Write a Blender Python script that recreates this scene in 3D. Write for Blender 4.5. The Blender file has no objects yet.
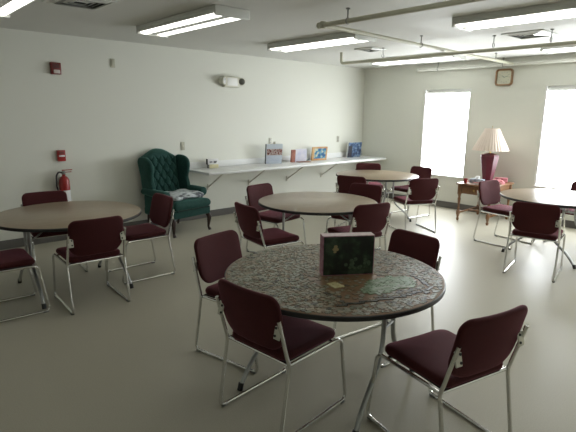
import bpy, bmesh, math, random
from mathutils import Vector, Matrix
random.seed(7)
SC = bpy.context.scene
COL = SC.collection
PI = math.pi

# ------------------------------------------------------------------ materials
def sset(b, name, v):
    if name in b.inputs:
        b.inputs[name].default_value = v

def mat(name, col, rough=.5, metal=0., spec=.5, noise=None, bump=0., bscale=60., sheen=0., sheen_col=None,
        coat=0., emit=None, alpha_trans=0., col2=None, nscale=8., stretch=None, croug=.1):
    m = bpy.data.materials.new(name); m.use_nodes = True
    nt = m.node_tree; b = nt.nodes['Principled BSDF']
    c = (*col, 1)
    sset(b, 'Base Color', c); sset(b, 'Roughness', rough); sset(b, 'Metallic', metal)
    sset(b, 'Specular IOR Level', spec)
    if sheen:
        sset(b, 'Sheen Weight', sheen); sset(b, 'Sheen Roughness', .35)
        sset(b, 'Sheen Tint', (*(sheen_col or (1, 1, 1)), 1))
    if coat:
        sset(b, 'Coat Weight', coat); sset(b, 'Coat Roughness', croug)
    if emit:
        sset(b, 'Emission Color', (*emit[0], 1)); sset(b, 'Emission Strength', emit[1])
    tc = nt.nodes.new('ShaderNodeTexCoord')
    mp = nt.nodes.new('ShaderNodeMapping')
    nt.links.new(tc.outputs['Object'], mp.inputs['Vector'])
    if stretch: mp.inputs['Scale'].default_value = stretch
    if col2 is not None:
        n = nt.nodes.new('ShaderNodeTexNoise'); n.inputs['Scale'].default_value = nscale
        n.inputs['Detail'].default_value = 6
        nt.links.new(mp.outputs[0], n.inputs['Vector'])
        r = nt.nodes.new('ShaderNodeValToRGB')
        r.color_ramp.elements[0].position = .35; r.color_ramp.elements[1].position = .65
        r.color_ramp.elements[0].color = c; r.color_ramp.elements[1].color = (*col2, 1)
        nt.links.new(n.outputs['Fac'], r.inputs['Fac']); nt.links.new(r.outputs['Color'], b.inputs['Base Color'])
    if bump:
        n2 = nt.nodes.new('ShaderNodeTexNoise'); n2.inputs['Scale'].default_value = bscale
        n2.inputs['Detail'].default_value = 3
        nt.links.new(tc.outputs['Object'], n2.inputs['Vector'])
        bp = nt.nodes.new('ShaderNodeBump'); bp.inputs['Strength'].default_value = bump
        bp.inputs['Distance'].default_value = .01
        nt.links.new(n2.outputs['Fac'], bp.inputs['Height']); nt.links.new(bp.outputs['Normal'], b.inputs['Normal'])
    return m

M = {}
M['wall'] = mat('wall_paint', (.70, .705, .635), .6, bump=.04, bscale=180, spec=.3)
M['ceiling'] = mat('ceiling_paint', (.66, .66, .62), .7, bump=.08, bscale=150, spec=.3)
M['base'] = mat('vinyl_baseboard', (.12, .115, .105), .45)
M['trim'] = mat('white_trim', (.8, .8, .78), .4)
M['fabric'] = mat('burgundy_fabric', (.050, .0085, .0092), .8, col2=(.068, .0115, .0128), nscale=220, bump=.25, bscale=500,
                  sheen=.38, sheen_col=(.9, .31, .41), spec=.25)
M['chrome'] = mat('chrome', (.72, .72, .70), .2, metal=1.)
M['steel'] = mat('grey_steel', (.42, .43, .43), .32, metal=.9)
M['plate'] = mat('cream_metal', (.62, .60, .52), .4, metal=.3)
M['black'] = mat('black_plastic', (.012, .012, .012), .4)
M['glide'] = mat('glide_plastic', (.16, .16, .15), .5)
M['top'] = mat('wood_laminate', (.235, .175, .11), .28, col2=(.30, .23, .15), nscale=5., stretch=(1, 14, 1), spec=.5)
M['top_dark'] = mat('brown_laminate', (.16, .088, .04), .28, col2=(.22, .125, .06), nscale=5., stretch=(1, 14, 1), spec=.5)
M['white_lam'] = mat('white_laminate', (.74, .75, .74), .3)
M['bracket'] = mat('bracket_paint', (.66, .64, .56), .5)
M['velvet'] = mat('green_velvet', (.014, .050, .042), .8, col2=(.019, .066, .056), nscale=30, bump=.1, bscale=300,
                  sheen=.45, sheen_col=(.45, .95, .8), spec=.2)
M['dark_wood'] = mat('dark_wood', (.03, .012, .008), .35, coat=.3)
M['oak'] = mat('brown_wood', (.165, .075, .03), .4, col2=(.24, .115, .045), nscale=6, stretch=(12, 12, 1.2), coat=.25)
M['brass'] = mat('brass', (.5, .36, .12), .3, metal=1.)
M['fixture'] = mat('white_enamel', (.66, .67, .63), .4)
M['pipe'] = mat('painted_pipe', (.50, .49, .38), .45)
M['pipe_white'] = mat('white_pipe', (.72, .72, .66), .45)
M['red'] = mat('red_paint', (.30, .014, .012), .35, coat=.3)
M['dark_red'] = mat('dark_red_plastic', (.17, .018, .015), .4)
M['almond'] = mat('almond_plastic', (.42, .41, .32), .45)
M['beige'] = mat('beige_plastic', (.62, .61, .51), .45)
M['white_pl'] = mat('white_plastic', (.75, .75, .72), .35)
M['lens'] = mat('clear_lens', (.5, .5, .5), .15)
M['dark_lens'] = mat('dark_lens', (.14, .14, .12), .2)
M['grey'] = mat('grey_metal', (.30, .30, .28), .5, metal=.4)
M['slat'] = mat('vent_dark', (.03, .03, .03), .7)
M['ceramic'] = mat('burgundy_ceramic', (.13, .016, .034), .42, coat=.15, croug=.3)
M['shade'] = mat('pleated_shade', (.74, .63, .54), .8)
M['diffuser'] = mat('fluorescent_lens', (.9, .9, .88), .5, emit=((1., .99, .92), 2.4))
M['daylight'] = mat('daylit_blind', (.9, .9, .9), .6, emit=((.92, .965, 1.), 14.))
M['paper'] = mat('white_paper', (.72, .72, .72), .7)
M['pink'] = mat('pink_card', (.62, .22, .26), .55)
M['cord'] = mat('cord', (.5, .48, .4), .5)

def floor_material():
    m = bpy.data.materials.new('vinyl_floor'); m.use_nodes = True
    nt = m.node_tree; b = nt.nodes['Principled BSDF']
    tc = nt.nodes.new('ShaderNodeTexCoord')
    n = nt.nodes.new('ShaderNodeTexNoise'); n.inputs['Scale'].default_value = 1.1; n.inputs['Detail'].default_value = 5
    n3 = nt.nodes.new('ShaderNodeTexNoise'); n3.inputs['Scale'].default_value = 140; n3.inputs['Detail'].default_value = 2
    mx = nt.nodes.new('ShaderNodeMix'); mx.data_type = 'RGBA'; mx.blend_type = 'MIX'
    r = nt.nodes.new('ShaderNodeValToRGB'); r.color_ramp.elements[0].position = .3; r.color_ramp.elements[1].position = .7
    r.color_ramp.elements[0].color = (.445, .42, .335, 1); r.color_ramp.elements[1].color = (.475, .45, .365, 1)
    r2 = nt.nodes.new('ShaderNodeValToRGB'); r2.color_ramp.elements[0].position = .35; r2.color_ramp.elements[1].position = .6
    r2.color_ramp.elements[0].color = (.41, .385, .30, 1); r2.color_ramp.elements[1].color = (.495, .47, .385, 1)
    nt.links.new(tc.outputs['Object'], n.inputs['Vector']); nt.links.new(tc.outputs['Object'], n3.inputs['Vector'])
    nt.links.new(n.outputs['Fac'], r.inputs['Fac']); nt.links.new(n3.outputs['Fac'], r2.inputs['Fac'])
    nt.links.new(r.outputs['Color'], mx.inputs['A']); nt.links.new(r2.outputs['Color'], mx.inputs['B'])
    mx.inputs['Factor'].default_value = .5
    nt.links.new(mx.outputs['Result'], b.inputs['Base Color'])
    rr = nt.nodes.new('ShaderNodeMapRange'); rr.inputs['To Min'].default_value = .36; rr.inputs['To Max'].default_value = .42
    nt.links.new(n.outputs['Fac'], rr.inputs['Value']); nt.links.new(rr.outputs['Result'], b.inputs['Roughness'])
    b.inputs['Specular IOR Level'].default_value = .24
    return m
M['floor'] = floor_material()

def picture_mat(name, stops, scale, rough=.35, stretch=None, detail=3):
    """patchy printed picture: noise through a constant colour ramp"""
    m = bpy.data.materials.new(name); m.use_nodes = True
    nt = m.node_tree; b = nt.nodes['Principled BSDF']; b.inputs['Roughness'].default_value = rough
    tc = nt.nodes.new('ShaderNodeTexCoord'); mp = nt.nodes.new('ShaderNodeMapping')
    if stretch: mp.inputs['Scale'].default_value = stretch
    n = nt.nodes.new('ShaderNodeTexNoise'); n.inputs['Scale'].default_value = scale; n.inputs['Detail'].default_value = detail
    r = nt.nodes.new('ShaderNodeValToRGB'); cr = r.color_ramp
    while len(cr.elements) < len(stops): cr.elements.new(.5)
    for e, (p, c) in zip(cr.elements, stops): e.position = p; e.color = (*c, 1)
    nt.links.new(tc.outputs['Object'], mp.inputs['Vector']); nt.links.new(mp.outputs[0], n.inputs['Vector'])
    nt.links.new(n.outputs['Fac'], r.inputs['Fac']); nt.links.new(r.outputs['Color'], b.inputs['Base Color'])
    return m

# ------------------------------------------------------------------ mesh building
class MB:
    def __init__(self): self.v = []; self.f = []; self.mi = []
    def add(self, vs, fs, m=None, mi=0):
        o = len(self.v)
        for p in vs:
            p = Vector(p)
            if m is not None: p = m @ p
            self.v.append(tuple(p))
        for f in fs: self.f.append(tuple(i + o for i in f)); self.mi.append(mi)
        return self
    def addbm(self, bm, m=None, mi=0):
        bm.verts.ensure_lookup_table(); bm.verts.index_update()
        self.add([v.co.copy() for v in bm.verts], [[v.index for v in f.verts] for f in bm.faces], m, mi); bm.free(); return self
    def box(self, x0, x1, y0, y1, z0, z1, bev=0., m=None, seg=2, mi=0):
        bm = bmesh.new(); bmesh.ops.create_cube(bm, size=1)
        for v in bm.verts:
            v.co = Vector(((x0 + x1) / 2 + v.co.x * (x1 - x0), (y0 + y1) / 2 + v.co.y * (y1 - y0), (z0 + z1) / 2 + v.co.z * (z1 - z0)))
        if bev: bmesh.ops.bevel(bm, geom=bm.edges[:], offset=bev, segments=seg, profile=.5, affect='EDGES', clamp_overlap=True)
        return self.addbm(bm, m, mi)
    def tube(self, pts, r, n=8, fillet=0., fseg=5, closed=False, cap=True, m=None, mi=0):
        P = [Vector(p) for p in pts]
        if fillet: P = fil(P, fillet, fseg, closed)
        N = len(P); rs = r if isinstance(r, (list, tuple)) else [r] * N
        tang = []
        for i in range(N):
            a = P[i - 1] if (i > 0 or closed) else P[i]; b = P[(i + 1) % N] if (i < N - 1 or closed) else P[i]
            tang.append((b - a).normalized())
        up = Vector((0, 0, 1)) if abs(tang[0].z) < .9 else Vector((1, 0, 0))
        nrm = (up - tang[0] * up.dot(tang[0])).normalized(); vs = []
        for i in range(N):
            nrm = (nrm - tang[i] * nrm.dot(tang[i])).normalized(); bn = tang[i].cross(nrm)
            for k in range(n):
                a = 2 * PI * k / n; vs.append(P[i] + (nrm * math.cos(a) + bn * math.sin(a)) * rs[i])
        fs = []
        for i in range(N if closed else N - 1):
            j = (i + 1) % N
            for k in range(n): fs.append((i * n + k, i * n + (k + 1) % n, j * n + (k + 1) % n, j * n + k))
        if cap and not closed: fs.append(tuple(range(n - 1, -1, -1))); fs.append(tuple((N - 1) * n + k for k in range(n)))
        return self.add(vs, fs, m, mi)
    def cyl(self, a, b, r, n=16, m=None, mi=0): return self.tube([a, b], r, n, m=m, mi=mi)
    def lathe(self, prof, n=32, m=None, c=(0, 0, 0), cap=True, mi=0):
        vs = []; fs = []; L = len(prof)
        for r, z in prof:
            for k in range(n): a = 2 * PI * k / n; vs.append((c[0] + r * math.cos(a), c[1] + r * math.sin(a), c[2] + z))
        for i in range(L - 1):
            for k in range(n): fs.append((i * n + k, i * n + (k + 1) % n, (i + 1) * n + (k + 1) % n, (i + 1) * n + k))
        if cap: fs.append(tuple(range(n - 1, -1, -1))); fs.append(tuple((L - 1) * n + k for k in range(n)))
        return self.add(vs, fs, m, mi)
    def build(self, name, material, parent=None, smooth=True, ang=40, loc=None, rz=0.):
        me = bpy.data.meshes.new(name); me.from_pydata(self.v, [], self.f); me.validate()
        bm = bmesh.new(); bm.from_mesh(me); bmesh.ops.recalc_face_normals(bm, faces=bm.faces[:]); bm.to_mesh(me); bm.free()
        mats = material if isinstance(material, (list, tuple)) else [material]
        for mm in mats: me.materials.append(mm)
        if len(mats) > 1 and len(me.polygons) == len(self.mi): me.polygons.foreach_set('material_index', self.mi)
        if smooth:
            me.polygons.foreach_set('use_smooth', [True] * len(me.polygons)); me.set_sharp_from_angle(angle=math.radians(ang))
        o = bpy.data.objects.new(name, me); COL.objects.link(o)
        if parent: o.parent = parent
        if loc: o.location = loc
        o.rotation_euler.z = rz
        return o

def fil(P, r, seg=5, closed=False):
    out = []; N = len(P)
    for i, p in enumerate(P):
        if not closed and i in (0, N - 1): out.append(p); continue
        a = P[i - 1]; b = P[(i + 1) % N]
        d1 = a - p; d2 = b - p; l = min(r, d1.length * .48, d2.length * .48)
        s = p + d1.normalized() * l; e = p + d2.normalized() * l
        for k in range(seg + 1):
            t = k / seg; out.append(s * (1 - t) ** 2 + p * 2 * t * (1 - t) + e * t * t)
    return out

def rrect(w, h, radii, seg=6):
    """rounded rectangle outline centred on 0, ccw from bottom left; radii = bl, br, tr, tl"""
    out = []
    cs = [(-w / 2, -h / 2, PI, radii[0]), (w / 2, -h / 2, 1.5 * PI, radii[1]), (w / 2, h / 2, 0, radii[2]), (-w / 2, h / 2, .5 * PI, radii[3])]
    for (x, y, a0, r) in cs:
        cx = x + (r if x < 0 else -r); cy = y + (r if y < 0 else -r)
        for k in range(seg + 1):
            a = a0 + .5 * PI * k / seg; out.append((cx + r * math.cos(a), cy + r * math.sin(a)))
    return out

def subdiv(out, maxlen):
    res = []
    for i, p in enumerate(out):
        q = out[(i + 1) % len(out)]; d = math.hypot(q[0] - p[0], q[1] - p[1]); n = max(1, int(math.ceil(d / maxlen)))
        for k in range(n): res.append((p[0] + (q[0] - p[0]) * k / n, p[1] + (q[1] - p[1]) * k / n))
    return res

def pad(outline, t, er, fn, dome=0., dome_b=0., mb=None, maxlen=.05, rings=5, m=None, mi=0):
    """cushion: outline in (u, v), thickness t in w, rounded edge er; fn maps (u, v, w) to a point"""
    mb = mb or MB()
    out = subdiv(outline, maxlen); n = len(out)
    cx = sum(p[0] for p in out) / n; cy = sum(p[1] for p in out) / n
    rmax = max(math.hypot(p[0] - cx, p[1] - cy) for p in out)
    def ring(inset, w):
        r = []
        for (x, y) in out:
            d = math.hypot(x - cx, y - cy); s = max(0., (d - inset) / d) if d else 0
            r.append(fn(cx + (x - cx) * s, cy + (y - cy) * s, w))
        return r
    def scaled(base_inset, sc, w):
        r = []
        for (x, y) in out:
            d = math.hypot(x - cx, y - cy); s = (d - base_inset) / d * sc
            r.append(fn(cx + (x - cx) * s, cy + (y - cy) * s, w))
        return r
    R = []
    for k in range(rings, 0, -1):
        sc = 1 - k / (rings + .0); R.append(scaled(er, max(sc, .001), -t / 2 - dome_b * (1 - max(sc, 0) ** 2)))
    for k in range(7):
        a = PI * k / 6; R.append(ring(er - er * math.sin(a), -t / 2 * math.cos(a)))
    for k in range(1, rings + 1):
        sc = 1 - k / rings; R.append(scaled(er, max(sc, .001), t / 2 + dome * (1 - max(sc, 0) ** 2)))
    vs = [p for r in R for p in r]; fs = []
    for i in range(len(R) - 1):
        for k in range(n): fs.append((i * n + k, i * n + (k + 1) % n, (i + 1) * n + (k + 1) % n, (i + 1) * n + k))
    fs.append(tuple(range(n - 1, -1, -1))); fs.append(tuple((len(R) - 1) * n + k for k in range(n)))
    return mb.add(vs, fs, m, mi)

def tag(o, label=None, cat=None, group=None, kind=None):
    if label: o['label'] = label
    if cat: o['category'] = cat
    if group: o['group'] = group
    if kind: o['kind'] = kind
    return o
def empty(name, loc, rz=0., label=None, cat=None, group=None, kind=None):
    o = bpy.data.objects.new(name, None); COL.objects.link(o); o.location = loc; o.rotation_euler.z = rz
    o.empty_display_size = .1
    return tag(o, label, cat, group, kind)
def copy_tree(o, parent=None):
    c = o.copy(); COL.objects.link(c)
    if parent: c.parent = parent
    for ch in list(o.children): copy_tree(ch, c)
    return c

# ------------------------------------------------------------------ room
HC = 2.655
RX, RY = 8.9, -10.6          # right wall, wall behind the camera
WINS = [(1.462, 2.400), (3.632, 4.570), (5.802, 6.740)]  # last window is out of view, added for its daylight
WZ0, WZ1 = .585, 2.185
TH = .16
f = MB().box(0, RX, RY, 0, -.1, 0).build('floor', M['floor'], smooth=False); tag(f, kind='structure')
c = MB().box(0, RX, RY, 0, HC, HC + .1).build('ceiling', M['ceiling'], smooth=False); tag(c, kind='structure')
tag(MB().box(-TH, 0, RY, TH, 0, HC + .1).build('wall_left', M['wall'], smooth=False), kind='structure')
tag(MB().box(RX, RX + TH, RY, TH, 0, HC + .1).build('wall_right', M['wall'], smooth=False), kind='structure')
tag(MB().box(-TH, RX + TH, RY - TH, RY, 0, HC + .1).build('wall_front', M['wall'], smooth=False), kind='structure')
# window wall pierced by the openings
mb = MB(); xs = 0
for (a, b) in WINS:
    mb.box(xs, a, 0, TH, 0, HC + .1); mb.box(a, b, 0, TH, 0, WZ0); mb.box(a, b, 0, TH, WZ1, HC + .1); xs = b
mb.box(xs, RX, 0, TH, 0, HC + .1)
tag(mb.build('wall_back', M['wall'], smooth=False), kind='structure')
bb = MB().box(.0005, .012, RY, -.0005, .0, .115, .004, seg=1).build('baseboard_left', M['base']); tag(bb, kind='structure')
bb = MB().box(.012, RX, -.012, -.0005, .0, .115, .004, seg=1).build('baseboard_back', M['base']); tag(bb, kind='structure')
for i, (a, b) in enumerate(WINS):
    w = empty('window_%d' % (i + 1), ((a + b) / 2, 0, WZ0), kind='structure')
    hw = (b - a) / 2; h = WZ1 - WZ0
    fr = MB()
    for s in (-1, 1): fr.box(s * hw - (.028 if s > 0 else 0), s * hw + (.028 if s < 0 else 0), .004, TH, 0, h, .004, seg=1)
    fr.box(-hw + .028, hw - .028, .06, TH, h - .03, h, .004, seg=1)
    fr.build('window_frame', M['trim'], w)
    MB().box(-hw + .03, hw - .03, .035, .075, h - .075, h - .031, .006).build('blind_headrail', M['trim'], w)
    MB().box(-hw + .03, hw - .03, .052, .058, .022, h - .076).build('daylit_blind', M['daylight'], w, smooth=False)
    MB().box(-hw - .0, hw + .0, -.02, .16, -.004, .02, .006).build('window_sill', M['trim'], w)

# ------------------------------------------------------------------ stacking chair
def side_path(s):
    x = s * .245
    return [(s * .238, -.272, .705), (s * .241, -.207, .475), (x, -.192, .430), (x, -.262, .011), (x, .322, .011), (x, .262, .405), (x - s * .004, .235, .428), (x - s * .012, -.180, .428)]
def make_chair():
    r = empty('stacking_chair', (0, 0, 0))
    out = rrect(.455, .455, (.05, .05, .055, .055))
    out = [(u * (1 - .05 * (-(v) / .2275) * .5) , v) for u, v in out]
    def fs(u, v, w):
        z = .468 + w - max(0, v - .13) ** 2 * 1.1 - .012 * math.cos(u / .23 * 1.2) * math.cos(v / .23 * 1.2)
        return (u, v + .025, z)
    pad(out, .052, .024, fs, dome=.012).build('seat', M['fabric'], r)
    MB().box(-.212, .212, -.18, .225, .428, .447, .004, seg=1).build('seat_pan', M['black'], r)
    # backrest: straight top with rounded corners, deeper rounded bottom
    out = rrect(.462, .332, (.115, .115, .06, .06), 7)
    def fb(u, v, w):
        t = (v + .1675) / .335
        y = -.205 - .078 * t + w - .024 * (1 - (u / .231) ** 2) + .012
        return (u, y, .493 + v + .1675)
    pad(out, .034, .016, fb, dome=.006, dome_b=.004).build('backrest', M['fabric'], r)
    for s in (-1, 1):
        MB().tube(side_path(s), .0105, 8, fillet=.045, fseg=5).build('side_frame', M['chrome'], r)
    MB().tube([(-.240, -.188, .430), (.240, -.188, .430)], .009, 8).build('crossbar', M['chrome'], r)
    MB().tube([(-.237, .195, .424), (.237, .195, .424)], .009, 8).build('crossbar', M['chrome'], r)
    for s in (-1, 1):
        b = MB(); mm = Matrix.Translation((s * .220, -.258, .635)) @ Matrix.Rotation(-.23, 4, 'X')
        b.box(-.022, .022, -.004, .004, -.038, .038, .003, m=mm, seg=1)
        o = b.build('back_bracket', M['plate'], r)
        for dz in (-.020, .020): MB().cyl((-s * .010, -.008, dz), (-s * .010, -.003, dz), .007, 10, m=mm).build('bolt', M['black'], o)
        for y in (-.225, .285):
            MB().box(s * .245 - .014, s * .245 + .014, y - .022, y + .022, .0, .014, .004, seg=1).build('foot_glide', M['glide'], r)
    return r
CH = [
 ('burgundy chair at the front left of the puzzle table, nearest camera, back turned', 4.763, -6.562, .091, 'p'),
 ('burgundy chair pulled out at the right end of the puzzle table, front right', 5.541, -6.086, 1.342, 'p'),
 ('burgundy chair at the far left of the puzzle table, beyond the nearest left chair', 4.034, -6.272, -1.354, 'p'),
 ('burgundy chair behind the puzzle table, its backrest just right of the puzzle box', 4.685, -5.415, 3.02, 'p'),
 ('dark burgundy chair in front of the left round table, back squarely to camera', 2.383, -6.774, 1.519, 'l'),
 ('burgundy chair cut off by the left picture edge, only its seat and chrome legs showing', 2.143, -7.459, -.045, 'l'),
 ('burgundy chair right of the left table, in front of the green wing chair', 1.945, -6.065, 3.10, 'l'),
 ('burgundy chair between the left round table and the wall, beside the fire extinguisher', 1.211, -6.736, 4.621, 'l'),
 ('red-lit burgundy chair at the far left of the middle table, below the wall shelf', 2.235, -4.425, 4.843, 'm'),
 ('dark burgundy chair drawn back at the near left of the middle table', 2.99, -5.16, -.141, 'm'),
 ('burgundy chair at the near right of the middle table, directly behind the puzzle box', 3.455, -4.315, 1.33, 'm'),
 ('burgundy chair behind the right part of the middle table, facing the camera', 2.855, -3.61, 3.34, 'm'),
 ('burgundy chair at the near left of the far corner table, back to camera', 2.03, -2.579, .318, 'f'),
 ('burgundy chair behind the far corner table, just below the right end of the white shelf', 1.28, -1.33, -2.37, 'f'),
 ('burgundy chair right of the far corner table, backrest against the left window', 2.02, -1.13, 3.01, 'f'),
 ('burgundy chair at the near right of the far corner table, pink-lit seat', 2.715, -2.077, 1.084, 'f'),
 ('burgundy chair in front of the window table, dark back squarely to camera', 4.741, -2.762, .197, 'w'),
 ('pink-lit burgundy chair left of the window table, sideways before the end table', 3.92, -1.735, 4.56, 'w'),
 ('burgundy chair behind the window table, cut off by the right picture edge', 4.60, -1.0, 3.02, 'w'),
]
GR = {'p': 'chairs around the puzzle table', 'l': 'chairs around the left round table', 'm': 'chairs around the middle round table',
      'f': 'chairs around the far corner table', 'w': 'chairs around the window table'}
proto = make_chair()
for i, (lab, x, y, rz, g) in enumerate(CH):
    o = proto if i == 0 else copy_tree(proto)
    o.location = (x, y, 0); o.rotation_euler.z = rz; tag(o, lab, 'chair', GR[g])

# ------------------------------------------------------------------ round folding tables
TR, TZ = .669, .745
def make_table():
    r = empty('round_table', (0, 0, 0))
    MB().lathe([(TR - .004, -.026), (TR - .002, -.0015), (TR - .006, 0)], 72, c=(0, 0, TZ)).build('tabletop', M['top'], r)
    e = MB()
    e.lathe([(TR - .0015, -.030), (TR + .004, -.026), (TR + .004, -.004), (TR - .0015, -.001)], 72, c=(0, 0, TZ), cap=False)
    e.build('edge_band', M['black'], r)
    a = MB()
    for s in (-1, 1): a.box(-.50, .50, s * .24 - .012, s * .24 + .012, TZ - .062, TZ - .027, .003, seg=1)
    for s in (-1, 1): a.box(s * .40 - .014, s * .40 + .014, -.252, .252, TZ - .064, TZ - .03, .003, seg=1)
    a.build('under_frame', M['steel'], r)
    for s in (-1, 1):
        for q in (-1, 1):
            leg = MB().tube([(s * .385, q * .07, TZ - .05), (s * .385, q * .07, .43), (s * .39, q * .12, .31), (s * .398, q * .345, .13), (s * .402, q * .425, .02)], .0145, 10, fillet=.09, fseg=6).build('leg', M['steel'], r)
            MB().cyl((s * .4022, q * .4305, .0), (s * .401, q * .418, .045), .018, 12).build('foot_cap', M['black'], leg)
        MB().tube([(s * .385, -.07, .50), (s * .385, .07, .50)], .010, 8).build('leg_crossbar', M['steel'], r)
        MB().tube([(s * .385, 0, .505), (s * .30, 0, .56), (s * .10, 0, TZ - .04)], .008, 8, fillet=.04).build('folding_brace', M['steel'], r)
    MB().box(-.11, .11, -.25, .25, TZ - .06, TZ - .028, .003, seg=1).build('brace_rail', M['steel'], r)
    return r
T = [(4.767, -6.133, 13, 'brown round folding table covered with jigsaw puzzle pieces in the foreground'),
     (2.95, -4.40, -132, 'bare brown round folding table in the middle of the room'),
     (1.89, -6.765, -91, 'bare brown round folding table at left, below the fire extinguisher'),
     (1.848, -1.868, -20, 'bare brown round folding table in the far corner, near the right end of the shelf'),
     (4.617, -1.833, -94, 'bare round folding table at right, shining in the light of the right window')]
tp = make_table()
for i, (x, y, d, lab) in enumerate(T):
    o = tp if i == 0 else copy_tree(tp)
    o.location = (x, y, 0); o.rotation_euler.z = math.radians(d)
    tag(o, lab, 'table', 'round folding tables')

for ch in tp.children:
    if ch.name.startswith('tabletop'):
        ch.material_slots[0].link = 'OBJECT'; ch.material_slots[0].material = M['top_dark']

# ------------------------------------------------------------------ jigsaw puzzle on the near table
T0 = Vector((T[0][0], T[0][1], TZ))
PC = [mat('piece_' + n, c, .4) for n, c in dict(sage=(.21, .21, .15), moss=(.145, .15, .095), tan=(.26, .215, .145), bark=(.14, .105, .065),
      mist=(.27, .27, .21), earth=(.17, .12, .07), ink=(.065, .06, .045)).items()]
BOXA = Vector((4.773, -6.238)); BOXB = Vector((4.952, -5.969))
bd = (BOXB - BOXA).normalized(); bn = Vector((bd.y, -bd.x))     # bn points to the viewer
def knobbed(s):
    """outline of one jigsaw piece, edge s"""
    out = []
    cor = [(-1, -1), (1, -1), (1, 1), (-1, 1)]
    for i in range(4):
        a = Vector(cor[i]) * s / 2; b = Vector(cor[(i + 1) % 4]) * s / 2
        d = (b - a); nn = Vector((d.y, -d.x)); k = random.choice((-1, 1)) * .2
        out += [a, a + d * .38, a + d * .34 + nn * k, a + d * .66 + nn * k, a + d * .62]
    return out
taken = []
def slab(name, mats, cells, org, size, label, rot, t=.003):
    """an interlocked run of pieces: grid cells joined into one flat sheet with knobbed edges"""
    m_ = MB(); random.seed(hash(name) % 1000 if False else len(name))
    for (cx, cy) in cells:
        taken.append(Vector(org) + Matrix.Rotation(rot, 2) @ Vector((cx * size, cy * size)))
        o = knobbed(size); n = len(o)
        mm = Matrix.Translation((org[0], org[1], TZ + .0006)) @ Matrix.Rotation(rot, 4, 'Z') @ Matrix.Translation((cx * size, cy * size, 0))
        vs = [(q.x * .985, q.y * .985, 0.) for q in o] + [(q.x * .985, q.y * .985, t) for q in o]
        m_.add(vs, [tuple(range(n, 2 * n))] + [(k, (k + 1) % n, n + (k + 1) % n, n + k) for k in range(n)], mm, random.randrange(len(mats)))
    return tag(m_.build(name, mats, smooth=False), label, 'puzzle section')
ang = math.atan2(bd.y, bd.x)
def inside(p, poly):
    c = False; n = len(poly)
    for i in range(n):
        (x0, y0), (x1, y1) = poly[i], poly[(i + 1) % n]
        if (y0 > p[1]) != (y1 > p[1]) and p[0] < (x1 - x0) * (p[1] - y0) / (y1 - y0) + x0: c = not c
    return c
def fill(poly, size, rot):
    """grid cells (about the first corner, turned by rot) whose middle lies in the outline"""
    R2 = Matrix.Rotation(rot, 2); o = Vector(poly[0])
    return [(x, y) for x in range(-25, 26) for y in range(-25, 26) if inside(o + R2 @ Vector((x * size, y * size)), poly)]
def chain(line, size, rot):
    R2 = Matrix.Rotation(-rot, 2); o = Vector(line[0]); out = []
    for p, q in zip(line, line[1:]):
        for k in range(24):
            v = R2 @ (Vector(p).lerp(Vector(q), k / 24) - o); c = (round(v.x / size), round(v.y / size))
            if c not in out: out.append(c)
    return out
green = [mat('print_green_%d' % i, c, .35) for i, c in enumerate([(.12, .19, .095), (.17, .26, .145), (.24, .33, .215), (.15, .21, .12), (.27, .31, .23)])]
dark = [mat('print_dark_%d' % i, c, .35) for i, c in enumerate([(.022, .022, .016), (.04, .035, .022), (.06, .055, .035)])]
yel = [mat('print_yellow', (.55, .50, .25), .4), mat('print_cream', (.60, .56, .33), .4)]
POLY = [(5.084, -6.239), (5.012, -6.094), (5.035, -5.958), (5.104, -5.849), (5.207, -5.866), (5.25, -5.995), (5.206, -6.096), (5.197, -6.223), (5.138, -6.27)]
slab('puzzle_section', green, fill(POLY, .0215, ang + .1), POLY[0], .0215, 'assembled patch of light green puzzle lying right of the puzzle box', ang + .1)
LINE = [(5.15, -6.514), (5.18, -6.438), (5.21, -6.361), (5.254, -6.246), (5.296, -6.131), (5.317, -5.967)]
slab('puzzle_section', dark, chain(LINE, .0195, ang), LINE[0], .0195, 'dark assembled strip of puzzle edge along the front of the near table', ang)
LINE = [(5.132, -5.816), (5.212, -5.832), (5.309, -5.902), (5.35, -6.02)]
slab('puzzle_section', dark, chain(LINE, .0195, ang + .7), LINE[0], .0195, 'dark curved strip of joined puzzle pieces at the right of the near table', ang + .7)
POLY = [(4.896, -6.334), (4.890, -6.261), (4.972, -6.268), (4.980, -6.338)]
slab('puzzle_section', yel, fill(POLY, .022, ang + .4), POLY[0], .022, 'small pale yellow assembled patch lying in front of the puzzle box', ang + .4)
BARE = [(4.72, -6.33), (5.003, -5.93), (5.101, -6.17), (5.199, -6.244), (5.211, -6.443), (5.069, -6.44), (4.882, -6.401)]
BOXP = [tuple(BOXA - bn * .11 - bd * .02), tuple(BOXB - bn * .11 + bd * .02), tuple(BOXB + bn * .03 + bd * .02), tuple(BOXA + bn * .03 - bd * .02)]
random.seed(11)
mb = MB()
def in_bare(p):
    # the clear strip in front of the box and under it; pieces thin out towards the front edge
    if inside(p, BOXP): return True
    if inside(p, BARE): return random.random() < .985
    w = (p - (BOXA + BOXB) / 2).dot(bn)
    return w > .12 and random.random() < .45
count = 0; tries = 0
pts = []
cell = {}
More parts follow.
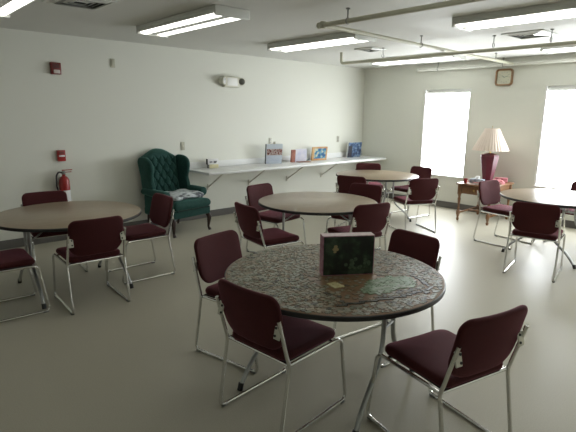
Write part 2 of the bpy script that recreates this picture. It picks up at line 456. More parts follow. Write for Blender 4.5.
while count < 1700 and tries < 60000:
    tries += 1
    a = random.random() * 2 * PI; rr = math.sqrt(random.random()) * (TR - .022)
    p = Vector((T0.x + rr * math.cos(a), T0.y + rr * math.sin(a)))
    if in_bare(p) or any((p - q).length < .030 for q in taken): continue
    key = (int(p.x / .03), int(p.y / .03)); ok = True
    for ix in (-1, 0, 1):
        for iy in (-1, 0, 1):
            for q in cell.get((key[0] + ix, key[1] + iy), ()):
                if (q - p).length < .0198: ok = False
    if not ok: continue
    cell.setdefault(key, []).append(p); count += 1
    sz = random.uniform(.0205, .0265); rot = random.random() * 2 * PI
    # piece colours are mixed; sheen at the right is put in as more pale ones
    right = (p - T0.xy).dot(bd) > .15
    wts = (5, 3, 4, 2, 4, 3, 1.2) if not right else (3, 2, 2, 2, 5, 2, 3.5)
    mi = random.choices(range(7), wts)[0]
    mm = Matrix.Translation((p.x, p.y, TZ + .0005)) @ Matrix.Rotation(rot, 4, 'Z') @ Matrix.Rotation(random.uniform(-.05, .05), 4, 'X')
    o = knobbed(sz); n = len(o)
    vs = [(q.x, q.y, 0.0) for q in o] + [(q.x, q.y, .0019) for q in o]
    fs = [tuple(range(n, 2 * n))] + [(k, (k + 1) % n, n + (k + 1) % n, n + k) for k in range(n)]
    mb.add(vs, fs, mm, mi)
tag(mb.build('loose_puzzle_pieces', PC, smooth=False), 'hundreds of loose grey-green jigsaw pieces spread over the near table', 'puzzle pieces', kind='stuff')

# puzzle box standing on edge
P0 = (BOXA + BOXB) / 2
bw = (BOXB - BOXA).length; bh = .247; bt = .075
r = empty('puzzle_box', (P0.x - bn.x * bt / 2, P0.y - bn.y * bt / 2, TZ + .0008), ang,
          'puzzle box with a dark garden picture and pink sides standing on the near table', 'box')
BX = mat('box_card', (.33, .10, .17), .45, col2=(.55, .30, .38), nscale=30)
MB().box(-bw / 2 + .003, bw / 2 - .003, -bt / 2 + .002, bt / 2 - .03, .003, bh - .004, .003).build('box_bottom', M['pink'], r)
lid = MB()
lid.box(-bw / 2, bw / 2, -bt / 2 - .001, -bt / 2 + .002, 0, bh)
for s in (-1, 1): lid.box(min(s * bw / 2, s * (bw / 2 - .0025)), max(s * bw / 2, s * (bw / 2 - .0025)), -bt / 2 + .002, bt / 2 + .0, 0, bh)
lid.box(-bw / 2 + .0025, bw / 2 - .0025, -bt / 2 + .002, bt / 2, bh - .0025, bh)
lid.build('lid', BX, r, smooth=False)
MB().box(-bw / 2 + .0, bw / 2 - .0, -bt / 2 - .001, bt / 2, bh, bh + .0015).build('lid_top', mat('pale_pink_print', (.62, .47, .50), .45, col2=(.70, .60, .60), nscale=40), r, smooth=False)
PD = picture_mat('dark_garden_print', [(.0, (.004, .006, .005)), (.45, (.010, .014, .010)), (.56, (.02, .035, .02)), (.66, (.05, .08, .045)), (.8, (.03, .03, .035))], 16)
MB().box(-bw / 2 + .006, bw / 2 - .004, -bt / 2 - .0022, -bt / 2 - .0012, .004, bh - .004).build('cover_print', PD, r, smooth=False)
q = MB()
for (x, z, a, b) in ((-.082, .165, .020, .012), (-.082, .182, .012, .010), (-.086, .148, .010, .006)):
    q.tube([(x, -bt / 2 - .0024, z), (x, -bt / 2 - .0030, z)], b, 14, m=Matrix.Translation((x, 0, 0)) @ Matrix.Scale(a / b, 4, (1, 0, 0)) @ Matrix.Translation((-x, 0, 0)))
q.build('printed_lantern', mat('print_lantern', (.36, .28, .14), .4), r)
q = MB()
for k in range(26):
    x = random.uniform(-.02, .14); z = random.uniform(.045, .105) - abs(x - .06) * .15; rr = random.uniform(.006, .014)
    q.tube([(x, -bt / 2 - .0023, z), (x, -bt / 2 - .0026 - k * 1e-5, z)], rr, 9)
q.build('printed_shrubs', mat('print_shrub', (.045, .075, .04), .4, col2=(.09, .13, .08), nscale=60), r)

# ------------------------------------------------------------------ wall shelf on the left wall
SZ = .835; SY0, SY1, SDX = -4.36, -.004, .66
r = empty('counter_shelf', (0, 0, 0), label='long white counter shelf fixed along the left wall into the corner', cat='shelf')
MB().box(.001, SDX, SY0, SY1, SZ - .035, SZ, .004).build('shelf_board', M['white_lam'], r)
MB().box(.001, .020, SY0, SY1, SZ, SZ + .10, .003).build('backsplash', M['white_lam'], r)
for y in (-3.95, -3.10, -2.19, -1.26):
    b = MB()
    b.box(.001, .022, y - .018, y + .018, SZ - .37, SZ - .27, .003, seg=1)
    b.box(.022, .50, y - .014, y + .014, SZ - .058, SZ - .036, .003, seg=1)
    b.tube([(.012, y, SZ - .325), (.46, y, SZ - .050)], .012, 8)
    b.build('bracket', M['bracket'], r)


def standing(name, y, x, w, h, t, lean, rz, label, cat, mats, build):
    r = empty(name, (x, y, SZ + .0005), PI / 2 + rz, label, cat, 'items on the wall shelf')
    build(r, w, h, t, Matrix.Rotation(-lean, 4, 'X')); return r
# local: -y faces the room, x along the shelf
def lathe_none(): pass
BLUEP = picture_mat('blue_picture', [(.0, (.01, .03, .12)), (.42, (.02, .10, .25)), (.5, (.05, .25, .42)), (.58, (.35, .42, .30)), (.66, (.55, .55, .45))], 14)
REDP = picture_mat('red_black_picture', [(.3, (.05, .01, .01)), (.45, (.20, .03, .02)), (.52, (.6, .55, .5)), (.62, (.12, .03, .03))], 30)
DARKB = picture_mat('dark_blue_cover', [(.3, (.01, .015, .04)), (.46, (.03, .07, .16)), (.55, (.12, .20, .34)), (.66, (.28, .34, .36))], 18)
def b_calendar(r, w, h, t, mm):
    MB().box(-w / 2, w / 2, -t / 2, t / 2, 0, h, .002, m=mm, seg=1).build('board', mat('pale_blue_card', (.50, .55, .60), .5), r)
    MB().box(-w / 2 + .01, w / 2 - .005, -t / 2 - .0015, -t / 2 - .0005, h * .45, h * .76, m=mm).build('picture_band', REDP, r, smooth=False)
    MB().box(-w / 2 + .008, w / 2 - .008, -t / 2 - .0015, -t / 2 - .0005, h * .06, h * .40, m=mm).build('text_panel', mat('blue_grey_print', (.42, .48, .58), .5, col2=(.55, .60, .66), nscale=25, stretch=(1, 1, 6)), r, smooth=False)
    MB().box(-w / 2 - .006, -w / 2, -t / 2 - .002, t / 2 + .01, 0, h, m=mm).build('spine', mat('dark_spine', (.09, .10, .10), .5), r, smooth=False)
    MB().box(-.02, .02, -.004, .004, h, h + .045, .003, m=mm).build('hanger_tab', M['almond'], r)
def b_openbook(r, w, h, t, mm):
    MB().box(-w / 2, -w / 2 + .085, -t / 2, t / 2, 0, h * .95, .003, m=mm, seg=1).build('spine', mat('red_brown_spine', (.25, .07, .045), .5, col2=(.40, .17, .12), nscale=20), r)
    MB().box(-w / 2 + .085, w / 2, -t / 2 + .004, t / 2, .0, h, .002, m=mm, seg=1).build('cover', mat('lavender_cover', (.55, .56, .70), .5, col2=(.72, .71, .76), nscale=9), r)
    MB().box(-w / 2 + .10, w / 2 + .03, -t / 2 - .12, -t / 2 - .004, 0, .014, .003, m=None, seg=1).build('foot_ledge', mat('brown_ledge', (.30, .16, .11), .5), r)
def b_picture(r, w, h, t, mm):
    q = MB()
    for (a, b, c_, d) in ((-w / 2, w / 2, 0, .035), (-w / 2, w / 2, h - .028, h), (-w / 2, -w / 2 + .05, .035, h - .028), (w / 2 - .03, w / 2, .035, h - .028)):
        q.box(a, b, -t / 2, t / 2, c_, d, .003, m=mm, seg=1)
    q.build('frame', mat('orange_frame', (.50, .25, .09), .45, col2=(.60, .38, .17), nscale=12), r)
    MB().box(-w / 2 + .04, w / 2 - .02, -t / 2 + .006, t / 2 - .004, .03, h - .02, m=mm).build('picture', BLUEP, r, smooth=False)
def b_bluebook(r, w, h, t, mm):
    MB().box(-w / 2, w / 2, -t / 2, t / 2, 0, h, .003, m=mm, seg=1).build('pages', M['paper'], r)
    MB().box(-w / 2 - .002, w / 2 + .002, -t / 2 - .004, -t / 2, -.0, h + .002, m=mm).build('cover', DARKB, r, smooth=False)
    MB().box(-w / 2, -w / 2 + .11, -t / 2 - .0055, -t / 2 - .0042, .01, h * .78, m=mm).build('cover_figure', mat('near_black_print', (.02, .02, .03), .4), r, smooth=False)
standing('photo_calendar', -2.70, .20, .31, .35, .03, -.10, -.30, 'tall pale blue standing board with a dark red picture band on the wall shelf', 'display board', None, b_calendar)
standing('book', -2.11, .22, .33, .24, .035, -.10, -.22, 'white and lavender book with a red-brown left side standing on the wall shelf', 'book', None, b_openbook)
standing('framed_picture', -1.55, .20, .36, .26, .03, -.14, -.16, 'orange framed blue picture leaning on the wall shelf', 'picture', None, b_picture)
standing('book', -.45, .14, .37, .31, .04, -.12, -.10, 'dark blue picture book standing near the corner end of the shelf', 'book', None, b_bluebook)
r = empty('small_carton', (.12, -3.93, SZ + .0005), PI / 2 - .1, 'small pale yellow carton at the left end of the wall shelf', 'carton', 'items on the wall shelf')
MB().box(-.085, .085, -.04, .04, 0, .058, .003).build('carton_body', mat('yellow_card', (.60, .56, .34), .5), r)
MB().box(-.0855, -.080, -.041, .041, -.0, .059, .001).build('carton_end', M['grey'], r)
r = empty('paperback_book', (.12, -3.93, SZ + .0590), PI / 2 - .1, 'little white book with black print propped on the yellow carton', 'book', 'items on the wall shelf')
MB().box(-.10, .095, -.022, .022, 0, .088, .003).build('pages', M['paper'], r)
MB().box(-.106, -.10, -.024, .024, 0, .09, .001).build('spine', M['black'], r)
q = MB()
for k, (x, z, ww) in enumerate(((-.04, .040, .05), (.035, .046, .06), (.03, .028, .05))):
    q.box(x - ww / 2, x + ww / 2, -.0232, -.022, z - .010, z + .010)
q.build('cover_print', mat('grey_print', (.14, .14, .14), .5), r, smooth=False)

# ------------------------------------------------------------------ green wing chair
def wing_chair():
    r = empty('wing_chair', (.44, -4.80, 0), -PI / 2 + math.radians(9), 'green tufted velvet wing chair against the left wall beside the shelf end', 'armchair')
    V = M['velvet']            # local: +y front, x right (viewer's left is -x ... chair's own right is +x)
    W = .36                    # half width outside
    # seat base with front rail
    b = MB(); b.box(-.345, .345, -.30, .375, .250, .36, .025, seg=4); b.build('seat_frame', V, r)
    pad(rrect(.575, .63, (.03, .03, .05, .05)), .125, .05, lambda u, v, w: (u * (1 + .18 * max(0, v - .19) / .1), v + .10, .425 + w), dome=.02).build('seat_cushion', V, r)
    # piping at the cushion's front edge
    q = MB()
    q.tube([(x / 20 * .30, .405, .368) for x in range(-20, 21)], .007, 6); q.build('piping', mat('dark_piping', (.004, .018, .014), .8), r)
    # tufted back
    nx, nz = 64, 64
    def halfw(t): return .262 + .018 * t
    def top(u): return 1.075 + .105 * max(0, math.cos(u * PI / 2)) ** 1.3
    but = []
    sx, sz = .125, .100
    for j in range(0, 8):
        z = .50 + j * sz
        for i in range(-4, 5):
            x = i * sx + (sx / 2 if j % 2 else 0)
            if abs(x) < .235 and z < 1.10 - .0 * abs(x): but.append((x, z))
    def depth(x, z):
        d = 1e9
        for (bx, bz) in but:
            d = min(d, math.hypot((x - bx), (z - bz)))
        a = (x / sx + (z - .50) / (2 * sz) * 1.0); b_ = (x / sx - (z - .50) / (2 * sz))
        fa = abs(a - round(a)); fb_ = abs(b_ - round(b_)); cr = min(fa, fb_)
        fade = min(1, max(0, (.262 - abs(x)) / .05)) * min(1, max(0, (1.10 - z) / .06))
        return fade * (-.034 * math.exp(-(d / .024) ** 2) - .024 * math.exp(-(cr / .085) ** 2) + .013)
    vs = []; fs = []
    for j in range(nz + 1):
        for i in range(nx + 1):
            u = -1 + 2 * i / nx; t = j / nz
            x = u * halfw(t); z = .40 + (top(u) - .40) * t
            lean = -.245 - .12 * (z - .40) / .75
            edge = .045 * (1 - min(1, (1 - abs(u)) / .10)) ** 2 + .05 * (1 - min(1, (1 - t) / .06)) ** 2
            vs.append((x, lean + .055 + depth(x, z) - edge, z))
    for j in range(nz):
        for i in range(nx):
            a = j * (nx + 1) + i; fs.append((a, a + 1, a + nx + 2, a + nx + 1))
    o = len(vs)   # rear shell
    for j in range(nz + 1):
        for i in range(nx + 1):
            u = -1 + 2 * i / nx; t = j / nz; x = u * halfw(t); z = .40 + (top(u) - .40) * t
            vs.append((x, -.245 - .12 * (z - .40) / .75 - .06 + .02 * (abs(u) > .97), z))
    for j in range(nz):
        for i in range(nx):
            a = o + j * (nx + 1) + i; fs.append((a, a + nx + 1, a + nx + 2, a + 1))
    rim = [i for i in range(nx + 1)] + [j * (nx + 1) + nx for j in range(1, nz + 1)] + [nz * (nx + 1) + i for i in range(nx - 1, -1, -1)] + [j * (nx + 1) for j in range(nz - 1, 0, -1)]
    for k in range(len(rim)):
        a, b2 = rim[k], rim[(k + 1) % len(rim)]; fs.append((a, o + a, o + b2, b2))
    bk = MB().add(vs, fs).build('backrest', V, r, ang=75)
    q = MB()
    for (x, z) in but:
        y = -.245 - .12 * (z - .40) / .75 + .055 - .012
        q.lathe([(.002, .006), (.008, .003), (.010, -.004)], 10, m=Matrix.Translation((x, y, z)) @ Matrix.Rotation(-PI / 2, 4, 'X'))
    q.build('tuft_buttons', V, bk)
    for s in (-1, 1):
        # wing: side profile in (y, z), thick, flaring outward
        prof = [(-.40, 1.02), (-.36, 1.075), (-.27, 1.085), (-.16, 1.07), (-.085, 1.02), (-.065, .93), (-.085, .82), (-.10, .74), (-.06, .64), (-.06, .56), (-.34, .56), (-.36, .80)]
        P = [Vector((a, b_, 0)) for a, b_ in prof]; P = fil(P, .05, 4, True)
        pad([(p.x, p.y) for p in P], .062, .028, lambda u, v, w, s=s: (s * (.300 + .03 * (v - .56) / .5 + .05 * max(0, (u + .25)) ) + s * w, u, v), dome=.012, dome_b=.006, maxlen=.04).build('wing', V, r)
        # arm: upright panel with a rolled, outward top
        a = MB()
        pad(rrect(.48, .30, (.02, .02, .05, .05)), .06, .025, lambda u, v, w, s=s: (s * .325 + s * w, u - .035, .42 + v), dome=.004, mb=a)
        pts = [(s * .335, -.30 + .53 * k / 14, .585 - .02 * (k / 14) ** 2 + .0 * k) for k in range(15)]
        rad = [.045 + .022 * (k / 14) for k in range(15)]
        pts += [(s * .335, .242, .565), (s * .335, .250, .565)]; rad += [.058, .03]
        a.tube(pts, rad, 16)
        a.build('arm', V, r)
    for s in (-1, 1):
        MB().tube([(s * .315, .330, .258), (s * .328, .355, .20), (s * .324, .348, .11), (s * .32, .343, .05), (s * .326, .365, .012), (s * .326, .371, .0)],
                  [.034, .036, .024, .017, .023, .024], 10).build('front_leg', M['dark_wood'], r)
        MB().tube([(s * .28, -.27, .262), (s * .28, -.285, .12), (s * .28, -.32, .0)], [.026, .021, .017], 8).build('rear_leg', M['dark_wood'], r)
    return r
WC = wing_chair()
# folded newspaper lying on its seat
rn = empty('folded_newspaper', WC.location.copy(), WC.rotation_euler.z, 'white patterned folded cloth lying on the seat of the green wing chair', 'cloth')
rn.name = 'folded_cloth'
NP = picture_mat('black_white_print', [(.0, (.03, .03, .04)), (.42, (.10, .11, .13)), (.50, (.50, .55, .57)), (.75, (.66, .70, .72))], 11, rough=.75, detail=2)
pad(subdiv(rrect(.54, .47, (.04, .04, .05, .05)), .02), .045, .016, lambda u, v, w: (u + .01, v + .125, .546 + w + .010 * math.sin(u * 17 + v * 6) + .006 * math.sin(v * 22)), dome=.018, maxlen=.03).build('top_fold', NP, rn)
pad(rrect(.44, .38, (.03, .03, .04, .04)), .016, .007, lambda u, v, w: (u + .03, v + .10, .522 + w), maxlen=.03).build('under_fold', M['paper'], rn)

# ------------------------------------------------------------------ wooden end table, lamp and things on it
r = empty('end_table', (3.06, -.52, 0), 0, 'brown wooden end table with turned legs under the burgundy lamp', 'table')
EW, ED, EZ = .30, .41, .63
MB().box(-EW, EW, -ED, ED, EZ - .028, EZ, .008, seg=3).build('tabletop', M['oak'], r)
a = MB()
for s in (-1, 1):
    a.box(-EW + .05, EW - .05, s * (ED - .06) - .009, s * (ED - .06) + .009, EZ - .17, EZ - .028)
    a.box(s * (EW - .05) - .009, s * (EW - .05) + .009, -ED + .06, ED - .06, EZ - .17, EZ - .028)
a.build('apron', M['oak'], r, smooth=False)
dr = MB().box(-EW + .085, EW - .085, -ED + .038, -ED + .052, EZ - .15, EZ - .05, .004).build('drawer', M['oak'], r)
MB().lathe([(.004, 0), (.006, .012), (.014, .020), (.012, .028), (.003, .031)], 14, m=Matrix.Translation((0, -ED + .038, EZ - .10)) @ Matrix.Rotation(PI / 2, 4, 'X')).build('knob', M['brass'], dr)
for sx in (-1, 1):
    for sy in (-1, 1):
        l = MB(); x, y = sx * (EW - .045), sy * (ED - .055)
        l.box(x - .026, x + .026, y - .026, y + .026, EZ - .19, EZ - .028, .003)
        l.lathe([(.013, 0), (.020, .012), (.024, .035), (.014, .055), (.022, .075), (.024, .10)], 16, c=(x, y, .0))
        l.box(x - .024, x + .024, y - .024, y + .024, .10, .17, .003)
        l.lathe([(.022, .17), (.013, .19), (.024, .205), (.015, .225), (.019, .30), (.026, .37), (.016, .395), (.024, .412), (.022, .44)], 16, c=(x, y, 0))
        l.build('leg', M['oak'], r)
s_ = MB()
for sx in (-1, 1): s_.box(sx * (EW - .045) - .012, sx * (EW - .045) + .012, -ED + .078, ED - .078, .12, .15, .004)
s_.box(-EW + .056, EW - .056, -.02, .02, .12, .15, .004)
s_.build('stretcher', M['oak'], r)

LX, LY = 3.03, -.40
r = empty('table_lamp', (LX, LY, EZ + .0005), .12, 'burgundy faceted table lamp with a pleated cream shade on the end table', 'lamp')
MB().lathe([(.078, 0), (.082, .008), (.086, .02), (.150, .40), (.140, .43), (.07, .45), (.03, .46)], 8, c=(0, 0, .02)).build('lamp_base', M['ceramic'], r, ang=15)
MB().lathe([(.085, 0), (.088, .012), (.078, .02)], 24).build('foot', M['black'], r)
MB().lathe([(.012, .46), (.012, .55), (.02, .555), (.02, .62), (.006, .63)], 12, c=(0, 0, .015)).build('stem', M['brass'], r)
n = 72; vs = []; fs = []
for j, (rr, z) in enumerate(((.285, .525), (.240, .62), (.190, .72), (.145, .81), (.112, .880))):
    for k in range(n):
        a = 2 * PI * k / n; q = rr * (1 + (.018 if k % 2 else -.018)); vs.append((q * math.cos(a), q * math.sin(a), z))
for j in range(4):
    for k in range(n): fs.append((j * n + k, j * n + (k + 1) % n, (j + 1) * n + (k + 1) % n, (j + 1) * n + k))
sh = MB().add(vs, fs).build('lamp_shade', M['shade'], r, smooth=False)
md = sh.modifiers.new('thick', 'SOLIDIFY'); md.thickness = .003
MB().tube([(0, 0, .62), (0, 0, .905), (0, 0, .92)], [.003, .003, .012], 8).build('finial', M['brass'], r)
q = MB()
for k in range(3):
    a = k * 2 * PI / 3; q.tube([(0, 0, .872), (.113 * math.cos(a), .113 * math.sin(a), .872)], .0025, 6)
q.build('shade_spider', M['brass'], r)

r = empty('tissue_box', (2.98, -.66, EZ + .0005), .2, 'blue and white tissue box standing on the end table left of the lamp', 'box')
MB().box(-.11, .11, -.055, .055, 0, .062, .004).build('carton', mat('blue_white_card', (.12, .17, .24), .5, col2=(.55, .60, .66), nscale=14), r)
MB().tube([(-.02, -.01, .06), (0, 0, .085), (.03, .01, .10), (.035, .012, .105)], [.03, .034, .018, .004], 9).build('tissue', M['paper'], r)
r = empty('red_cup', (2.87, -.84, EZ + .0005), 0, 'small red cup on the left front corner of the end table', 'cup')
MB().lathe([(.026, 0), (.034, .075), (.032, .075), (.024, .005), (.001, .004)], 20).build('cup_body', M['red'], r)
MB().tube([(.033, 0, .06), (.055, 0, .055), (.055, 0, .025), (.029, 0, .018)], .004, 8, fillet=.015).build('handle', M['red'], r)
r = empty('red_book', (3.10, -.79, EZ + .0005), .5, 'flat dark red book lying on the end table below the lamp', 'book')
MB().box(-.10, .10, -.075, .075, .003, .022, .001).build('pages', M['paper'], r)
q = MB(); q.box(-.103, .103, -.078, .078, 0, .003); q.box(-.103, .103, -.078, .078, .022, .025); q.box(-.104, -.101, -.078, .078, 0, .025)
q.build('cover', M['dark_red'], r, smooth=False)
r = empty('pink_box', (3.20, -.27, EZ + .0005), .35, 'pink carton on the right rear of the end table', 'box')
MB().box(-.10, .10, -.05, .05, 0, .075, .004).build('carton', M['pink'], r)
MB().box(-.07, .03, -.0515, -.0503, .016, .060).build('printed_panel', M['dark_red'], r, smooth=False)
r = empty('pink_tissue', (3.28, -.56, EZ + .0005), .0, 'crumpled pink tissue paper on the right edge of the end table', 'tissue')
for k in range(3):
    def fn(u, v, w, k=k): return (u * 1.0 + .02 * math.sin(v * 60 + k), v, .028 + w + .03 * k * .4 + .018 * math.sin(u * 55 + k * 2) * math.cos(v * 48 + k))
    pad(rrect(.17 - .02 * k, .20 - .02 * k, (.03,) * 4), .012, .005, fn, maxlen=.012, rings=7, dome=.02).build('tissue_sheet', mat('pink_tissue_paper_%d' % k, (.70, .30, .32), .7), r)

# ------------------------------------------------------------------ things on the left wall
r = empty('fire_alarm', (.0, -6.19, 2.235), 0, 'dark red fire alarm with a white strobe high on the left wall', 'alarm')
MB().box(0, .045, -.062, .062, -.072, .072, .006).build('alarm_body', M['dark_red'], r)
MB().box(.045, .066, -.036, .040, -.062, -.018, .006).build('strobe_lens', mat('strobe_lens', (.62, .55, .52), .2), r)
q = MB()
for k in range(4): q.box(.045, .047, -.040, .040, .008 + k * .014, .014 + k * .014)
q.build('horn_grille', M['black'], r, smooth=False)
r = empty('fire_alarm_pull_station', (.0, -6.213, 1.137), 0, 'small dark red fire alarm pull station above the extinguisher', 'alarm')
MB().box(0, .045, -.05, .05, -.072, .072, .006).build('station_body', M['red'], r)
MB().box(.045, .060, -.036, .036, -.012, .010, .004).build('pull_handle', M['paper'], r)
MB().box(.045, .049, -.030, .030, .024, .052, .001).build('sign_strip', M['dark_red'], r)
r = empty('fire_extinguisher', (.094, -6.225, .46), 0, 'red fire extinguisher with a black hose hanging on the left wall', 'fire extinguisher')
MB().lathe([(.055, 0), (.062, .012), (.066, .03), (.066, .34), (.060, .375), (.042, .405), (.022, .42), (.022, .44)], 24).build('cylinder', M['red'], r)
MB().lathe([(.0665, .03), (.0668, .032), (.0668, .232), (.0665, .234)], 24, cap=False).build('paper_label', M['paper'], r)
MB().lathe([(.020, .44), (.024, .445), (.024, .475), (.014, .485)], 14).build('valve', M['grey'], r)
MB().box(-.010, .010, -.02, .11, .488, .500, .003).build('lever', M['red'], r)
MB().box(-.010, .010, -.02, .10, .462, .472, .003).build('carry_handle', M['red'], r)
MB().tube([(0, -.02, .462), (0, -.06, .475), (.01, -.095, .43), (.01, -.10, .30), (.01, -.078, .18)], .011, 10, fillet=.03).build('hose', M['black'], r)
MB().box(-.094, -.062, -.03, .03, .10, .40, .003).build('wall_bracket', M['grey'], r)
def plate(y, z, w, h, label, cat, kind):
    r = empty(kind, (.0, y, z), 0, label, cat)
    MB().box(0, .008, -w / 2, w / 2, -h / 2, h / 2, .003).build('cover_plate', M['almond'], r)
    if kind == 'light_switch': MB().box(.008, .017, -.006, .006, -.013, .013, .002).build('toggle', M['beige'], r)
    elif kind == 'power_outlet':
        for s in (-1, 1): MB().box(.008, .010, -.016, .016, s * .022 - .013, s * .022 + .013, .001).build('socket', M['grey'], r)
    else: MB().box(.008, .012, -.016, .016, -.035, .035, .002).build('insert', M['almond'], r)
plate(-5.44, 2.357, .066, .118, 'small blank almond wall plate right of the fire alarm, high on left wall', 'wall plate', 'wall_plate')
plate(-4.40, 1.196, .07, .125, 'almond light switch plate on the wall right of the wing chair back', 'switch', 'light_switch')
plate(-2.613, 1.222, .07, .115, 'almond outlet plate on the wall above the tall pale blue board', 'outlet', 'power_outlet')
plate(-.79, 1.211, .07, .125, 'almond outlet plate on the wall left of the dark blue book', 'outlet', 'power_outlet')
r = empty('emergency_light', (.0, -3.49, 2.205), 0, 'beige twin-head emergency light on the left wall above the shelf', 'emergency light')
MB().box(0, .085, -.15, .15, -.085, .085, .014, seg=3).build('battery_housing', M['beige'], r)
MB().box(.085, .088, -.10, .10, -.060, .060, .001).build('front_panel', M['white_pl'], r)
for s in (-1, 1):
    mm = Matrix.Translation((.07, s * .195, .01)) @ Matrix.Rotation(s * -.55, 4, 'Z') @ Matrix.Rotation(PI / 2, 4, 'Y')
    h = MB().lathe([(.040, -.045), (.056, -.02), (.062, .035), (.058, .045)], 20, m=mm).build('lamp_head', M['beige'], r)
    MB().lathe([(.050, .0452), (.042, .052), (.002, .055)], 20, m=mm).build('lamp_lens', M['dark_lens'] if s > 0 else M['lens'], h)
    MB().tube([(.04, s * .125, .0), (.055, s * .165, .0)], .014, 8).build('swivel', M['grey'], r)

# clock on the window wall
r = empty('wall_clock', (2.965, -.0005, 2.345), 0, 'rounded square wooden wall clock between the two windows', 'clock')
S = .145
n = 0
o1 = rrect(2 * S, 2 * S * .94, (.055,) * 4, 8); o2 = rrect(2 * S - .055, 2 * S * .94 - .055, (.035,) * 4, 8)
vs = [(x, 0, z) for x, z in o1] + [(x, -.035, z) for x, z in o1] + [(x * .95, -.042, z * .95) for x, z in o1] + [(x, -.036, z) for x, z in o2] + [(x, -.012, z) for x, z in o2]
L = len(o1); fs = []
for j in range(4):
    for k in range(L): fs.append((j * L + k, j * L + (k + 1) % L, (j + 1) * L + (k + 1) % L, (j + 1) * L + k))
MB().add(vs, fs).build('clock_frame', mat('clock_wood', (.24, .13, .06), .4, col2=(.32, .19, .09), nscale=8, stretch=(1, 1, 8)), r)
MB().add([(x, -.014, z) for x, z in o2], [tuple(range(L))]).build('clock_face', mat('clock_face', (.60, .60, .47), .5), r, smooth=False)
q = MB()
for k in range(12):
    a = k * PI / 6; x, z = .085 * math.sin(a), .085 * math.cos(a)
    q.box(-.003, .003, -.0155, -.0145, -.009, .009, m=Matrix.Translation((x, 0, z)) @ Matrix.Rotation(a, 4, 'Y'))
q.build('hour_marks', M['grey'], r, smooth=False)
q = MB()
for (a, l, w) in ((math.radians(305), .050, .004), (math.radians(75), .072, .003)):
    q.box(-w, w, -.019, -.018, -.008, l, m=Matrix.Rotation(a, 4, 'Y'))
q.build('clock_hands', mat('clock_hand_green', (.10, .18, .14), .4), r, smooth=False)

# ------------------------------------------------------------------ ceiling: lamps, vents, pipes
def make_light():
    r = empty('ceiling_light', (0, 0, 0)); L = .775; W_ = .19
    MB().box(-L, L, -W_, W_, -.030, -.0005, .004, seg=1).build('housing', M['fixture'], r)
    for s in (-1, 1):
        MB().box(s * L - .014, s * L + .014, -W_ - .004, W_ + .004, -.088, -.0005, .006, seg=2).build('end_cap', M['fixture'], r)
        prof = [(-.052, -.031), (-.056, -.050), (-.046, -.074), (-.02, -.082), (.02, -.082), (.046, -.074), (.056, -.050), (.052, -.031)]
        vs = [(sx * (L - .015), s * .106 + y, z) for sx in (-1, 1) for y, z in prof]; n = len(prof)
        fs = [(k, k + 1, n + k + 1, n + k) for k in range(n - 1)] + [(n - 1, 0, n, 2 * n - 1), tuple(range(n)), tuple(range(2 * n - 1, n - 1, -1))]
        MB().add(vs, fs).build('diffuser', M['diffuser'], r)
    MB().box(-L + .015, L - .015, -.046, .046, -.070, -.0305, .003, seg=1).build('centre_strip', M['fixture'], r)
    for s in (-1, 1): MB().box(-L + .015, L - .015, s * .180 - .010, s * .180 + .010, -.066, -.0305, .003, seg=1).build('side_rail', M['fixture'], r)
    return r
LS = [(2.09, -5.50, 'fluorescent ceiling light nearest the camera, above the green wing chair'),
      (2.09, -3.58, 'fluorescent ceiling light above the middle of the white wall shelf'),
      (4.83, -3.50, 'large fluorescent ceiling light at the upper right of the picture'),
      (1.96, -1.12, 'fluorescent ceiling light behind the pipes, near the far left corner'),
      (4.74, -1.02, 'fluorescent ceiling light above the right window table'),
      (2.09, -7.16, 'fluorescent ceiling light cut off at the upper left picture corner'),
      (4.83, -5.50, 'fluorescent ceiling light above the puzzle table, unseen, added to light the room'),  # from here on, unseen lamps put in for the room's lighting
      (7.30, -5.50, 'fluorescent ceiling light in the right column, unseen, added to light the room'),
      (7.30, -3.50, 'fluorescent ceiling light by the right wall, unseen, added to light the room')]
lp = make_light()
for i, (x, y, lab) in enumerate(LS):
    o = lp if i == 0 else copy_tree(lp); o.location = (x, y, HC); tag(o, lab, 'ceiling light', 'fluorescent ceiling lights')
def vent(x, y, s, label):
    r = empty('ceiling_vent', (x, y, HC), 0, label, 'vent', 'ceiling air vents')
    q = MB(); h = s / 2
    for (a, b, c_, d) in ((-h, h, -h, -h + .03), (-h, h, h - .03, h), (-h, -h + .03, -h + .03, h - .03), (h - .03, h, -h + .03, h - .03)):
        q.box(a, b, c_, d, -.014, -.0005, .002, seg=1)
    q.build('frame', M['fixture'], r)
    MB().box(-h + .03, h - .03, -h + .03, h - .03, -.006, -.0005).build('backing', M['slat'], r, smooth=False)
    for k in range(1, 5):
        a = h - .03 - k * (h - .03) / 5.2; q = MB(); dz = -.028 + .002 * k
        o_ = a + .035
        vs = [(-o_, -o_, -.008), (o_, -o_, -.008), (o_, o_, -.008), (-o_, o_, -.008), (-a, -a, dz), (a, -a, dz), (a, a, dz), (-a, a, dz)]
        q.add(vs, [(0, 1, 5, 4), (1, 2, 6, 5), (2, 3, 7, 6), (3, 0, 4, 7)])
        o = q.build('louver', M['fixture'] if k != 2 else M['grey'], r, smooth=False)
        md = o.modifiers.new('thick', 'SOLIDIFY'); md.thickness = .003
vent(2.12, -6.60, .48, 'square ceiling vent at the upper left, cut by the picture top')
vent(4.20, -2.20, .47, 'square ceiling vent at the upper right, just behind the large fluorescent light')
vent(2.02, -2.40, .34, 'small ceiling vent behind the pipes near the far left corner')
PZ = 2.545; R_ = .022
def hanger(mb, x, y):
    pass
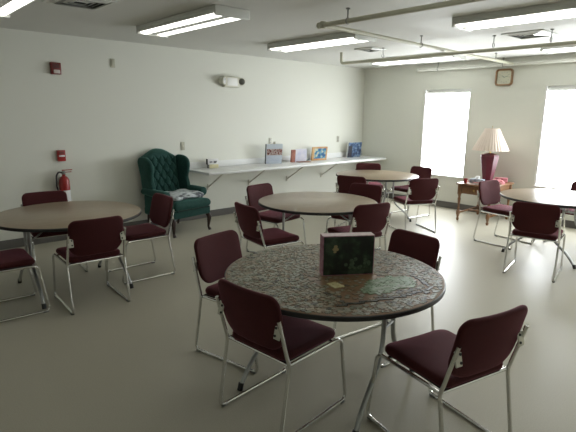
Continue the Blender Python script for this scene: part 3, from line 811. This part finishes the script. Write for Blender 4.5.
def pipe(name, pts, mat_, label, hang, rr=R_, fl=.05):
    r = empty(name, pts[0], 0, label, 'pipe', 'ceiling pipes')
    o = Vector(pts[0]); L_ = [Vector(p) - o for p in pts]
    MB().tube(L_, rr, 12, fillet=fl).build('pipe_run', mat_, r)
    for (x, y) in hang:
        h = MB(); q = Vector((x, y, 0)) - Vector((o.x, o.y, 0))
        h.tube([(q.x, q.y, HC - o.z - .0005), (q.x, q.y, PZ + rr - o.z)], .006, 8)
        h.lathe([(.02, 0), (.02, -.01)], 12, c=(q.x, q.y, HC - o.z - .0005))
        h.build('hanger', M['grey'], r)
        d = (L_[-1] - L_[0]); alongx = abs(d.x) > abs(d.y)
        rng = []
        for k in range(16):
            a = 2 * PI * k / 16
            rng.append((q.x, q.y + (rr + .003) * math.cos(a), PZ - o.z + (rr + .003) * math.sin(a)) if alongx else (q.x + (rr + .003) * math.cos(a), q.y, PZ - o.z + (rr + .003) * math.sin(a)))
        MB().tube(rng, .006, 6, closed=True).build('clamp', M['grey'], r)
    return r
BXp = 3.17
pa = pipe('sprinkler_pipe', [(BXp + .08, -4.74, PZ), (RX - .01, -4.74, PZ)], M['pipe'], 'beige pipe along the ceiling at top right, running out of the top of the picture', [(3.60, -4.74), (5.6, -4.74)])
pipe('sprinkler_pipe', [(BXp + .12, -4.70, PZ), (BXp - .05, -.12, PZ)], M['pipe'], 'beige pipe running from the elbow toward the clock, crossing the other pipes', [(BXp + .056, -2.95), (BXp - .035, -.75)])
pipe('sprinkler_pipe', [(1.42, -2.36, HC - .001), (1.42, -2.36, PZ - .055), (RX - .01, -2.36, PZ - .055)], M['pipe'], 'ceiling pipe in front of the far lights, turned up at its left end', [(2.22, -2.36), (3.85, -2.36), (4.5, -2.36)], rr=.022)
pipe('sprinkler_pipe', [(1.32, -.07, PZ - .0), (RX - .01, -.07, PZ - .0)], M['pipe_white'], 'white pipe along the top of the window wall, just above the clock', [(1.75, -.07), (2.95, -.07), (4.1, -.07)], rr=.028)
fit = MB().lathe([(.028, -.032), (.034, -.022), (.034, .022), (.028, .032)], 16, m=Matrix.Translation((.04, 0, 0))).build('elbow_fitting', M['pipe'], pa)
MB().lathe([(.030, -.06), (.030, -.03)], 14, m=Matrix.Translation((.04, 0, 0)) @ Matrix.Rotation(PI / 2, 4, 'Y')).build('collar', M['pipe'], fit)

# ------------------------------------------------------------------ world, camera, colour
w = bpy.data.worlds.new('world'); SC.world = w; w.use_nodes = True
w.node_tree.nodes['Background'].inputs[0].default_value = (.8, .88, 1, 1)
w.node_tree.nodes['Background'].inputs[1].default_value = 1.
F, PT, YW, RL = 480.05, .2102, .8291, .012
fw = Vector((-math.sin(YW) * math.cos(PT), math.cos(YW) * math.cos(PT), -math.sin(PT)))
rt = Vector((math.cos(YW), math.sin(YW), 0)); up = rt.cross(fw)
c_, s_2 = math.cos(RL), math.sin(RL)
rt, up = rt * c_ + up * s_2, up * c_ - rt * s_2
cam = bpy.data.cameras.new('camera'); co = bpy.data.objects.new('camera', cam); COL.objects.link(co)
cam.sensor_fit = 'HORIZONTAL'; cam.sensor_width = 36; cam.lens = 36 * F / 576; cam.clip_start = .05
mw = Matrix((rt, up, -fw)).transposed().to_4x4(); mw.translation = Vector((6.684, -8.276, 1.711))
co.matrix_world = mw
SC.camera = co
SC.view_settings.view_transform = 'Standard'; SC.view_settings.look = 'None'
SC.view_settings.exposure = .41; SC.view_settings.gamma = 1.; SC.view_settings.use_curve_mapping = False
